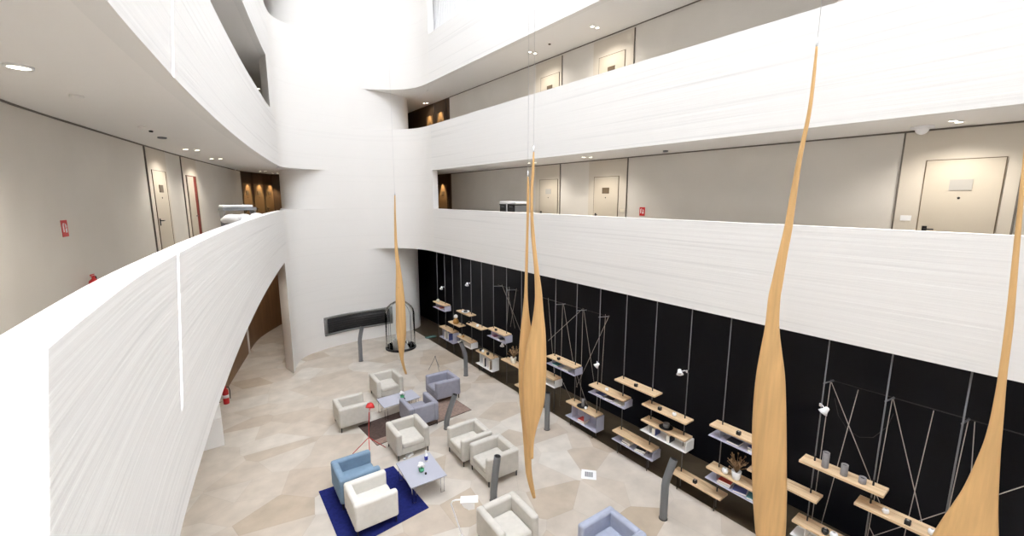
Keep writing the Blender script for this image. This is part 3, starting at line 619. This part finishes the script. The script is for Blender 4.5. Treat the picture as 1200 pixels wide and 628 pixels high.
# ---------------------------------------------------------------- shelf wall
RODX, XF0, XB0 = 8.12, 7.93, 8.235
RY = [16.36, 15.67, 15.01, 14.33, 13.57, 12.83, 12.07, 11.29, 10.48, 9.68, 8.88, 8.03, 7.20, 6.37, 5.54, 4.70, 3.89, 3.10, 2.30, 1.51, .70]
for k, y in enumerate(RY):
    t = tag(empty('shelf_rod', (RODX, y, 0)), '%s grey hanging rod of the shelf wall, counted from the round far wall' % ORD[k], 'rod', 'hanging rods of the shelf wall')
    MB().tube([(0, 0, .012), (0, 0, Z1B + .012)], .0105, 8).build('rod', 'rod', t)
    MB().lathe([(.022, .004), (.022, .02)], n=10).build('foot', 'darkmetal', t)
    for s in SH_Z.get(k, ()) if 'SH_Z' in globals() else (): pass
SH = [  # far y, near y, top z, tray z or None, tray metal, label
 (16.46, 15.44, 1.95, 1.71, 'lilac', 'lilac box shelf highest beside the round far wall'),
 (14.42, 13.42, 1.98, None, None, 'plain oak shelf holding the round white dish, far end'),
 (15.12, 14.20, 1.37, None, None, 'plain oak shelf holding the amber vase, far end'),
 (13.66, 12.62, 1.65, None, None, 'plain oak shelf just below the round white dish shelf'),
 (15.94, 14.78, .97, .52, 'lilac', 'deep lilac box shelf lowest beside the round far wall'),
 (14.40, 13.36, .95, .71, 'white', 'white box shelf above the farthest bent post'),
 (12.20, 11.16, 1.82, 1.55, 'lilac', 'lilac box shelf above the dried plant in cream pot'),
 (13.00, 11.95, .77, .28, 'white', 'deep white box shelf low beside the farthest bent post'),
 (11.36, 10.34, .95, None, None, 'plain oak shelf carrying the dried plant, behind the paddles'),
 (10.60, 9.58, .31, None, None, 'low plain oak shelf behind the twin paddles'),
 (9.03, 7.90, 1.77, 1.55, 'lilac', 'lilac box shelf just right of the twin paddles, upper'),
 (9.82, 8.70, 1.14, .90, 'white', 'white box shelf just right of the twin paddles, lower'),
 (7.34, 6.20, 1.50, 1.30, 'lilac', 'lilac box shelf with white ball, below the white spot lamp'),
 (8.18, 7.07, .70, .27, 'lilac', 'deep lilac box shelf with dark plate and red books'),
 (6.50, 5.35, 1.95, None, None, 'plain oak shelf, highest in the middle of the wall'),
 (5.68, 4.56, 1.64, None, None, 'plain oak shelf directly above the white box shelf with black plate'),
 (5.68, 4.56, 1.25, .99, 'white', 'white box shelf with black plate in the middle of the wall'),
 (6.50, 5.35, .60, .37, 'lilac', 'low lilac box shelf in the middle, above the floor edge'),
 (4.06, 2.93, 1.86, 1.63, 'lilac', 'upper lilac box shelf beside the tall single paddle'),
 (4.06, 2.93, .93, .69, 'lilac', 'lower lilac box shelf with potted dried plant beside the tall paddle'),
 (4.84, 3.72, .38, None, None, 'lowest plain oak shelf behind the nearest bent post'),
 (2.47, 1.34, 1.92, None, None, 'plain oak shelf with three grey cylinders'),
 (3.28, 2.15, 1.31, None, None, 'plain oak shelf ending just right of the tall paddle'),
 (1.67, .54, 1.61, None, None, 'plain oak shelf below and right of the grey cylinders'),
 (2.47, 1.34, .77, .50, 'white', 'lowest box shelf at the picture bottom below the grey cylinders'),
]
tray_tone = {'lilac': 'lilac', 'white': 'whitemetal'}
for ya, yb, z, tz, tone, lab in SH:
    t = tag(empty('wall_shelf', (0, 0, 0)), lab, 'shelf', 'shelves hung on the rods')
    ys = RODX + .018
    MB().box(XF0, ys - .006, yb, ya, z - .04, z, bev=.003, seg=1).build('board', 'oak', t)
    MB().box(ys + .006, XB0, yb, ya, z - .04, z, bev=.003, seg=1).build('board', 'oak', t)
    for y in RY:
        if yb < y < ya:
            MB().lathe([(.02, z - .052), (.02, z - .04)], (RODX, y, 0), n=10).build('rod_clamp', 'darkmetal', t)
            MB().tube([(RODX, y, z - .01), (RODX, y, z + .1)], .0135, 8).build('rod_sleeve', 'darkmetal', t)
    if tz:
        mt = tray_tone[tone]
        MB().box(XF0 - .01, XB0, yb - .04, ya, tz - .014, tz).build('tray', mt, t)
        MB().box(XF0 + .01, XB0, yb - .04, yb - .026, tz, z - .045).build('side_panel', mt, t)
        MB().box(XF0 + .05, XB0, ya - .2, ya - .188, tz, z - .042).build('divider', mt, t)
        if z - tz > .4: MB().box(XF0 + .05, XB0, (ya + yb) / 2 - .12, (ya + yb) / 2 - .108, tz, z - .042).build('divider', mt, t)
        MB().box(XB0 - .012, XB0, yb - .03, ya - .02, tz, z - .042).build('back_panel', mt, t)
    if tz and tz < .4 or z < .4:
        b = MB()
        for y in (yb + .14, ya - .14): MB().tube([(XF0 + .06, y, .004), (XF0 + .06, y, (tz - .014) if tz else z - .04)], .009, 6).build('support_leg', 'darkmetal', t)
# books and magazines in the box shelves
BK = [((.55, .06, .05), 'red'), ((.62, .60, .55), 'pale'), ((.05, .055, .08), 'dark'), ((.10, .12, .35), 'blue'), ((.08, .25, .28), 'teal'), ((.45, .15, .3), 'purple'), ((.32, .25, .18), 'brown')]
for i, (c, n_) in enumerate(BK): M['bk%d' % i] = mat('cover_' + n_, c, .45)
M['pages'] = mat('book_pages', (.78, .75, .68), .8)
def book(x, y, z, rz, w, d, h, ci, label, stand=False):
    t = tag(empty('book', (x, y, z), rz), label, 'book')
    if stand:
        MB().box(-d / 2, d / 2, -h / 2, h / 2, 0, w).build('cover', 'bk%d' % ci, t); MB().box(-d / 2 - .001, d / 2 - .01, -h / 2 + .004, h / 2 - .004, .004, w + .001).build('pages', 'pages', t)
    else:
        MB().box(-d / 2, d / 2, -w / 2, w / 2, 0, h).build('cover', 'bk%d' % ci, t); MB().box(-d / 2 - .001, d / 2 - .008, -w / 2 - .001, w / 2 - .008, .005, h - .005).build('pages', 'pages', t)
BOOKS = [  # shelf index, y, cover, stacked height level, label
 (0, 15.9, 0, 0, 'red book in the topmost far box shelf'), (6, 11.9, 5, 0, 'purple magazine in the lilac box shelf above the dried plant'), (6, 11.5, 2, 0, 'dark book in the lilac box shelf above the dried plant'),
 (10, 8.72, 4, 0, 'teal magazine in the shelf beside the twin paddles'), (10, 8.3, 1, 0, 'pale magazine in the shelf beside the twin paddles'),
 (12, 7.0, 3, 0, 'blue book in the lilac shelf with white ball'), (12, 6.70, 2, 0, 'dark book in the lilac shelf with white ball'), (12, 6.39, 1, 0, 'pale book at the near end of lilac shelf with white ball'),
 (13, 7.62, 1, 0, 'pale book under the red book in the deep lilac shelf'), (13, 7.62, 0, 1, 'red book lying on top in the deep lilac shelf'), 
 (17, 6.12, 2, 0, 'dark book in the low lilac shelf, farther one'), (17, 6.1, 1, 1, 'pale book on the dark book in the low lilac shelf'), (17, 5.72, 1, 0, 'pale open book in the low lilac shelf, nearer one'), (17, 5.7, 2, 1, 'dark book on the pale open book in low lilac shelf'),
 (18, 3.6, 2, 0, 'dark magazine in the upper lilac shelf beside the tall paddle'), (18, 3.2, 1, 0, 'pale book in the upper lilac shelf beside the tall paddle'), (18, 3.2, 3, 1, 'blue book on the pale one, upper lilac shelf'),
 (19, 3.72, 1, 0, 'pale magazine under the red one below the dried plant'), (19, 3.7, 0, 1, 'red and white magazine below the potted dried plant'), (19, 3.42, 3, 0, 'blue magazine below the potted dried plant'), (19, 3.15, 4, 0, 'teal magazine below the potted plant nearest the tall paddle'),
 (16, 5.35, 3, 0, 'blue book in the white box shelf under the black plate'), (16, 4.98, 2, 0, 'dark book in the white box shelf under the black plate'), (4, 15.5, 1, 0, 'pale box file in the deep lilac shelf by round wall'), (4, 15.2, 3, 0, 'blue box file in the deep lilac shelf by round wall'),
 (7, 12.5, 2, 0, 'dark book in the deep white box shelf'), (7, 12.15, 6, 0, 'brown book in the deep white box shelf')]
for si, y, ci, lv, lab in BOOKS:
    tz = SH[si][3]; room = SH[si][2] - .045 - tz
    if si in (4, 7, 16) : book(8.07, y, tz + .001, random.uniform(-.03, .03), room * .72, .2, .09, ci, lab, True)
    else: book(8.06 + .01 * lv, y, tz + .001 + lv * .041, random.uniform(-.25, .25), .24, .2, .04, ci, lab)
# little things on the boards
def cube(si, px, py, label):
    z = SH[si][2]; p = at_z(px, py, z + .03); y = min(max(p.y, SH[si][1] + .06), SH[si][0] - .06)
    t = tag(empty('cube_candle_holder', (8.0, y, z)), label, 'candle holder', 'small black cubes on the shelves')
    MB().box(-.035, .035, -.035, .035, 0, .07, bev=.005).build('body', 'blackp', t); MB().lathe([(.016, .07), (.016, .072)], n=10).build('socket', 'greyplate', t)
def ball_vase(si, px, py, label, m='white', r=.045):
    z = SH[si][2]; p = at_z(px, py, z + .04); y = min(max(p.y, SH[si][1] + .07), SH[si][0] - .07)
    t = tag(empty('ball_vase', (8.02, y, z)), label, 'vase')
    MB().lathe([(r * .55, 0), (r * .9, r * .4), (r, r), (r * .85, r * 1.6), (r * .4, r * 1.9), (r * .38, r * 1.85)], n=16).build('body', m, t)
    MB().lathe([(r * .36, r * 1.86), (r * .36, r * 1.88)], n=12).build('mouth', 'greyplate', t)
cube(6, 583, 386, 'small black cube on the lilac box shelf above the dried plant'); cube(10, 659, 419, 'small black cube on the shelf right of the twin paddles')
cube(14, 749, 450, 'small black cube on the highest middle shelf'); cube(15, 777, 477, 'small black cube beside white vase on the plain middle shelf'); cube(18, 868, 506, 'small black cube on the upper shelf beside the tall paddle')
cube(20, 819, 561, 'small black cube on the lowest plain shelf'); cube(23, 1065, 610, 'small black cube on the shelf right of the grey cylinders'); cube(3, 553, 377, 'small black cube on the plain far shelf below the white dish')
ball_vase(12, 714, 455, 'white ball vase on the lilac shelf under the spot lamp'); ball_vase(15, 793, 484, 'white ball vase on the plain middle shelf'); ball_vase(19, 851, 551, 'white ball vase beside the potted dried plant', r=.06)
ball_vase(23, 1039, 597, 'white cup-like vase right of the grey cylinders'); ball_vase(0, 519, 352, 'cream pot on the topmost far box shelf', 'cream', .07); ball_vase(3, 562, 381, 'white pot at near end of the plain far shelf', r=.05)
ball_vase(5, 548, 393, 'amber pot on the white box shelf above the far post', 'amber', .05); ball_vase(5, 541, 392, 'cream pot on the white box shelf above the far post', 'cream', .05); ball_vase(23, 1092, 623, 'white pot at the near end of the lower right shelf')
ball_vase(7, 568, 411, 'white pot on the deep white box shelf', r=.05); ball_vase(7, 572, 414.5, 'black pot nearest the near end of deep white box shelf', 'blackp', .06); ball_vase(7, 564, 410, 'black pot farther along the deep white box shelf', 'blackp', .055)
ball_vase(24, 982, 622, 'white cup on the lowest shelf at picture bottom', r=.06); ball_vase(24, 971, 618, 'black cup on the lowest shelf at picture bottom', 'blackp', .055)
t = tag(empty('amber_vase', (8.02, 14.62, 1.37)), 'amber vase with white globe on the plain far shelf', 'vase')
MB().lathe([(.09, 0), (.13, .06), (.1, .16), (.05, .2), (.06, .24)], n=16).build('body', 'amber', t); MB().ball((0, 0, .30), .08).build('globe', 'white', t)
t = tag(empty('round_dish', (8.03, 13.86, 1.981)), 'round white dish with dark rim on the far plain shelf', 'dish')
MB().lathe([(.06, 0), (.15, .05), (.16, .07), (.14, .07), (.05, .02)], n=20).build('body', 'white', t); MB().lathe([(.07, .03), (.07, .09)], n=14).build('dark_cup', 'blackp', t)
def plate_set(si, y, label, m):
    z = SH[si][2]; t = tag(empty('serving_plate', (8.06, y, z)), label, 'plate')
    MB().lathe([(.08, 0), (.15, .02), (.155, .026), (.14, .026), (.07, .008)], n=24).build('dish', 'blackp', t)
    return t
plate_set(13, 7.66, 'black round plate on the deep lilac box shelf', 0); plate_set(16, 5.10, 'black round plate on the white box shelf', 0)
tag(MB().lathe([(.045, 0), (.048, .02), (.045, .2), (.03, .205)], n=18).build('grey_tumbler', 'greycer', loc=(8.08, 7.66, .712)), 'grey tall tumbler on the black plate of deep lilac shelf', 'tumbler')
tag(MB().lathe([(.06, 0), (.075, .04), (.07, .1), (.06, .1), (.055, .04)], n=18).build('grey_bowl', 'greycer', loc=(8.07, 5.10, 1.262)), 'grey bowl on the black plate of the white shelf', 'bowl')
tag(MB().ball((0, 0, .04), .04).build('white_egg_cup', 'white', loc=(8.02, 7.50, .702)), 'small white cup beside the grey tall tumbler', 'cup')
for px, py, h, lab in ((973, 513, .27, 'tallest of the three grey cylinder vases'), (1006, 533, .19, 'middle height grey cylinder vase between the other two'), (1020, 555, .10, 'shortest of the three grey cylinder vases')):
    y = {.27: 2.13, .19: 1.87, .10: 1.63}[h]
    t = tag(empty('cylinder_vase', (8.045, y, 1.921)), lab, 'vase'); MB().lathe([(.048, 0), (.05, .01), (.05, h), (.042, h), (.04, h - .03)], n=20).build('body', 'greycer', t); MB().lathe([(.041, h - .03), (.041, h - .025)], n=16).build('inside', 'blackp', t)
def dried(x, y, z, label, pot, s=1.0):
    t = tag(empty('potted_dried_plant', (x, y, z)), label, 'plant')
    MB().lathe([(.06 * s, 0), (.066 * s, .01), (.09 * s, .17 * s), (.08 * s, .17 * s), (.06 * s, .06)], n=18).build('pot', pot, t)
    b = MB(); rr = random.Random(3)
    for k in range(46):
        a = rr.uniform(0, 2 * PI); L = rr.uniform(.05, .2) * s; h = rr.uniform(.26, .44) * s
        b.tube([(0, 0, .12 * s), (math.cos(a) * L * .4, math.sin(a) * L * .4, .12 * s + (h - .12 * s) * .6), (math.cos(a) * L, math.sin(a) * L, h)], [.003, .004, .008 * rr.uniform(.4, 1.2)], 5)
        b.ball((math.cos(a) * L, math.sin(a) * L, h), rr.uniform(.008, .018), 1.3, 6)
    b.build('dried_stems', 'dried', t)
dried(8.02, 3.50, .931, 'dried plant in a white pot beside the tall paddle', 'white')
dried(8.04, 10.80, .951, 'bushy dried plant in a cream pot beside the twin paddles', 'cream', 1.15)
# white adjustable spot lamps clipped to the rods
def spot(y, z, label, dy=.14, tilt=.6):
    t = tag(empty('spot_lamp', (RODX, y, z)), label, 'lamp', 'white spot lamps clipped to rods')
    MB().box(-.055, -.0115, -.022, .022, -.03, .03, bev=.006).build('clamp', 'chrome', t)
    MB().tube([(-.03, 0, 0), (-.05, dy * .4, .0), (-.07, dy * .8, -.03)], .012, 8).build('arm', 'chrome', t)
    hd = MB().lathe([(.02, .065), (.034, .055), (.045, .0), (.074, -.055), (.068, -.055), (.04, 0)], n=18).xf(Matrix.Translation((-.09, dy, -.05)) @ Matrix.Rotation(tilt, 4, 'Y') @ Matrix.Rotation(-.5 if dy > 0 else .5, 4, 'X')).build('lamp_shade', 'white', t)
    MB().ball((-.09, dy, -.075), .034).build('bulb', 'chrome', hd)
spot(15.67, 2.68, 'white spot lamp above the topmost far box shelf'); spot(13.57, 3.18, 'white spot lamp, highest of the far ones'); spot(11.29, 1.45, 'white spot lamp low beside the bushy dried plant')
spot(7.20, 2.12, 'white spot lamp beside the zigzag cords above the lilac shelf', -.04); spot(4.70, 2.72, 'white spot lamp in the middle of the black wall'); spot(2.30, 2.95, 'white spot lamp above the three grey cylinders', -.08, .3)
# zigzag cords and their rails
CX = 8.47
NC = [0]
def cord(pts, label, r=.006, m='cord'):
    NC[0] += 1; cx = CX - .14 + .0135 * NC[0]
    if m == 'cord': pts = [pts[0], pts[-1]]
    b = MB().tube([(cx, p[0], p[1]) for p in pts], r, 6); tag(b.build('cord', m), label, 'cord', 'pale cords strung behind the shelves')
def rail(ya, yb, z, ys, label):
    t = tag(empty('cord_rail', (CX, 0, z)), label, 'rail')
    MB().tube([(0, ya, 0), (0, yb, 0)], .008, 6).build('bar', 'darkmetal', t)
    for y in ys: MB().tube([(0, y, 0), (RODX - CX + .01, y + .03, .03)], .012, 6).ball((0, y, 0), .018, 1, 8).build('bracket', 'greymetal', t)
rail(2.32, -.9, 3.28, (2.28, 1.49, .68, -.12), 'thin dark cord rail above the three grey cylinders')
rail(9.9, 7.18, 3.28, (8.86, 8.01, 7.22), 'thin dark cord rail right of the twin paddles')
rail(12.3, 11.1, 3.28, (12.05, 11.27), 'thin dark cord rail left of the twin paddles')
z3 = 3.28
for pts, lab in (
 ([(2.28, z3), (2.30, .80), (2.30, .02)], 'near-vertical cord from the cylinder shelf rail start'), ([(2.27, z3), (1.53, 1.75), (1.4, 1.45)], 'slanting cord crossing behind the grey cylinders'),
 ([(1.91, z3), (2.14, .78), (2.22, .02)], 'cord falling left behind the middle grey cylinder'), ([(1.49, z3), (1.53, 1.1), (1.55, .02)], 'near-vertical cord beside the rod after the cylinders'),
 ([(1.48, z3), (.95, 1.5), (.62, .4)], 'slanting cord right of the grey cylinders'), ([(1.03, z3), (1.05, 1.5), (1.15, .3)], 'upright cord between the slanting cords, lower right'),
 ([(.68, z3), (.72, 1.6), (.74, .4)], 'near-vertical cord just left of the nearest paddle'), ([(.62, z3), (.50, 2.2), (.42, .6)], 'short visible cord entering behind the nearest paddle'),
 ([(-.35, 3.15), (.11, 2.73), (1.08, 1.42), (1.9, .35)], 'long diagonal cord passing behind the nearest paddle'), ([(1.55, 1.0), (1.0, .1)], 'low slanting cord under the right shelf'),
 ([(8.97, z3), (9.02, 1.0), (9.0, .02)], 'upright cord at the first bracket beside the twin paddles'), ([(8.95, z3), (8.52, 1.74), (8.3, .9)], 'slanting cord from the first bracket beside the twin paddles'),
 ([(8.18, z3), (9.62, 1.94)], 'long diagonal cord running up from the twin paddles'), ([(8.16, z3), (7.68, 1.32), (7.6, .9)], 'slanting cord falling to the lilac shelf with white ball'),
 ([(8.20, z3), (8.22, .9), (8.2, .02)], 'upright cord at the middle bracket beside the twin paddles'), ([(7.26, z3), (8.03, 1.63), (8.4, .85)], 'slanting cord falling left from the last bracket'),
 ([(7.4, z3), (7.5, 1.5), (7.5, .02)], 'upright cord just left of the spot lamp by the cords'), ([(9.72, z3), (9.45, 1.8), (9.3, .3)], 'cord hidden partly by the right edge of twin paddles'),
 ([(12.22, z3), (11.2, 2.0), (10.9, 1.55)], 'slanting cord left of the twin paddles'), ([(11.8, z3), (11.95, 1.85)], 'upright cord above the lilac box shelf, left of paddles'), ([(11.4, z3), (11.75, 1.85)], 'leaning cord above the lilac box shelf, left of paddles'),
 ([(12.0, z3), (11.5, 1.85)], 'crossing cord above the lilac box shelf, left of paddles'), ([(8.6, 1.4), (7.9, .4), (7.8, .02)], 'low leaning cord behind the deep lilac shelf'), ([(9.2, .88), (8.5, .1)], 'low leaning cord beneath the white box shelf by the paddles')):
    cord(pts, lab)
cord([(2.28, 2.9), (2.2, 2.62), (2.05, 2.42), (1.88, 2.36), (1.7, 2.44), (1.55, 2.7), (1.5, 2.95)], 'dark cable sagging between two rods above the cylinders', .0045, 'darkmetal')

# ---------------------------------------------------------------- hanging oak paddles
def paddle(samples, d, label, bend=0.0, flat=.42, knots=()):
    """samples: height rows of the outline (y, left, right), all in one upright plane d metres away"""
    rows = []
    for y, a, b in samples:
        A, B = at_d(a, y, d), at_d(b, y, d); rows.append(((A + B) / 2, max((A - B).length / 2, .012)))
    pts, rad = [], []
    for i in range(len(rows) - 1):
        p0, p1, p2, p3 = rows[max(i - 1, 0)], rows[i], rows[i + 1], rows[min(i + 2, len(rows) - 1)]
        for k in range(5):
            t = k / 5; cr = lambda a, b, c, e: .5 * (2 * b + (c - a) * t + (2 * a - 5 * b + 4 * c - e) * t * t + (3 * b - a - 3 * c + e) * t ** 3)
            pts.append(cr(p0[0], p1[0], p2[0], p3[0])); rad.append(max(cr(p0[1], p1[1], p2[1], p3[1]), .01))
    pts.append(rows[-1][0]); rad.append(rows[-1][1])
    mid = pts[len(pts) // 2]; side = Vector((mid.y, -mid.x, 0)).normalized()
    org = pts[-1].copy()
    t = tag(empty('hanging_paddle', org), label, 'sculpture', 'carved oak paddles hanging in the atrium')
    fl = [min(1.0, max(flat, .022 / r)) for r in rad]
    MB().tube([p - org for p in pts], rad, 20, flat=fl, axis=side).build('blade', 'paddle', t)
    top = pts[0] - org
    hk = MB().lathe([(.012, 0), (.016, .02), (.008, .1)], top, n=10).build('hook', 'chrome', t)
    MB().tube([top + Vector((0, 0, .08)), Vector((top.x, top.y, ROOF - org.z))], .0035, 6).build('wire', 'wire', hk)
d1 = at_z(476, 437.5, .35); d1 = math.hypot(d1.x, d1.y)
paddle([(229, 462, 463.5), (256, 461.8, 464.2), (291, 462.4, 466.2), (314, 464, 469.5), (333, 463.7, 472.3), (350, 463.6, 474.2), (363, 463.8, 475.2), (386, 464.2, 476), (398, 465.4, 475.4), (409, 466.8, 474), (420, 469, 473), (430, 471.8, 474.8), (438, 474.6, 477)], d1,
       'smallest oak paddle hanging before the far wall and glass lantern')
d2 = at_z(626, 583, .3); d2 = math.hypot(d2.x, d2.y)
paddle([(207, 618, 619.4), (220, 617.4, 620.4), (260, 616.8, 619.8), (297, 615.6, 619), (341, 614.4, 618.4), (371, 611.8, 620.5), (390, 609.6, 624), (410, 608.2, 629), (440, 607.6, 634), (470, 608.8, 633), (500, 611.8, 629), (518, 613.2, 625.4), (535, 614.4, 622.8), (554, 616.2, 623.4), (572, 620.6, 626.2), (583, 624.2, 627.8)], d2,
       'left oak paddle of the twin pair, its tip lowest')
paddle([(178, 624.6, 626.2), (200, 623, 626.4), (220, 621.6, 625), (250, 621.4, 625), (280, 622.6, 627.2), (313, 625.6, 631), (341, 626.8, 635), (355, 626.4, 636.2), (371, 624.6, 637.6), (386, 621.8, 639.2), (401, 618.4, 640), (420, 614.6, 640.4), (444, 612.6, 640), (470, 612.8, 638), (490, 614.6, 632.6), (505, 617, 628), (520, 619.4, 625.6), (537, 621.6, 625.2)], d2 - .22,
       'right oak paddle of the twin pair, its tip higher')
d3 = at_z(905, 715, .3); d3 = math.hypot(d3.x, d3.y)
paddle([(55, 955.6, 958.6), (94, 951, 955.4), (134, 945.4, 950.4), (187, 933.6, 940), (240, 923.6, 932.4), (268, 918.6, 928.6), (300, 911, 922.6), (330, 904.4, 917.8), (350, 900, 914.6), (383, 896.4, 913.4), (410, 891.4, 916.4), (438, 886.6, 919.8), (470, 883.4, 921), (505, 881.8, 921.4), (540, 881.8, 921.4), (571, 882.4, 921.4), (600, 884, 920.6), (628, 886.4, 919), (655, 891, 915.4), (680, 896, 911.6), (700, 900, 909), (715, 903, 908)], d3,
       'tall single oak paddle before the black shelf wall')
d4 = at_z(1100, 770, .4); d4 = math.hypot(d4.x, d4.y)
paddle([(20, 1212, 1214.5), (100, 1206, 1210), (180, 1199, 1204), (250, 1191.5, 1198.5), (320, 1184, 1193), (380, 1177.6, 1188), (440, 1169.6, 1180.4), (479, 1163, 1177), (505, 1157.4, 1174.6), (530, 1149.8, 1172.2), (575, 1131.8, 1169), (600, 1119, 1168), (620, 1108, 1167.6), (645, 1096, 1165.6), (670, 1088, 1160), (695, 1084, 1150), (720, 1083, 1134), (745, 1086, 1118), (770, 1095, 1104)], d4,
       'nearest oak paddle cut by the right picture edge')

# ---------------------------------------------------------------- light
sun_d = bpy.data.lights.new('sun', 'SUN'); sun_d.energy = 36; sun_d.angle = math.radians(.12); sun_d.color = (.955, .975, 1.0)
sun = bpy.data.objects.new('sun', sun_d); C.objects.link(sun); sun.location = (4, 6, 30)
sun.rotation_euler = Vector((.5, .21, 1)).to_track_quat('Z', 'Y').to_euler()
w = bpy.data.worlds.new('sky'); bpy.context.scene.world = w; w.use_nodes = True
w.node_tree.nodes['Background'].inputs[0].default_value = (.75, .85, 1, 1); w.node_tree.nodes['Background'].inputs[1].default_value = 1.0
sc = bpy.context.scene
sc.view_settings.view_transform = 'Standard'; sc.view_settings.look = 'None'; sc.view_settings.gamma = 1; sc.view_settings.use_curve_mapping = False
sc.view_settings.exposure = 0.02
sc.cycles.max_bounces = 16; sc.cycles.diffuse_bounces = 8
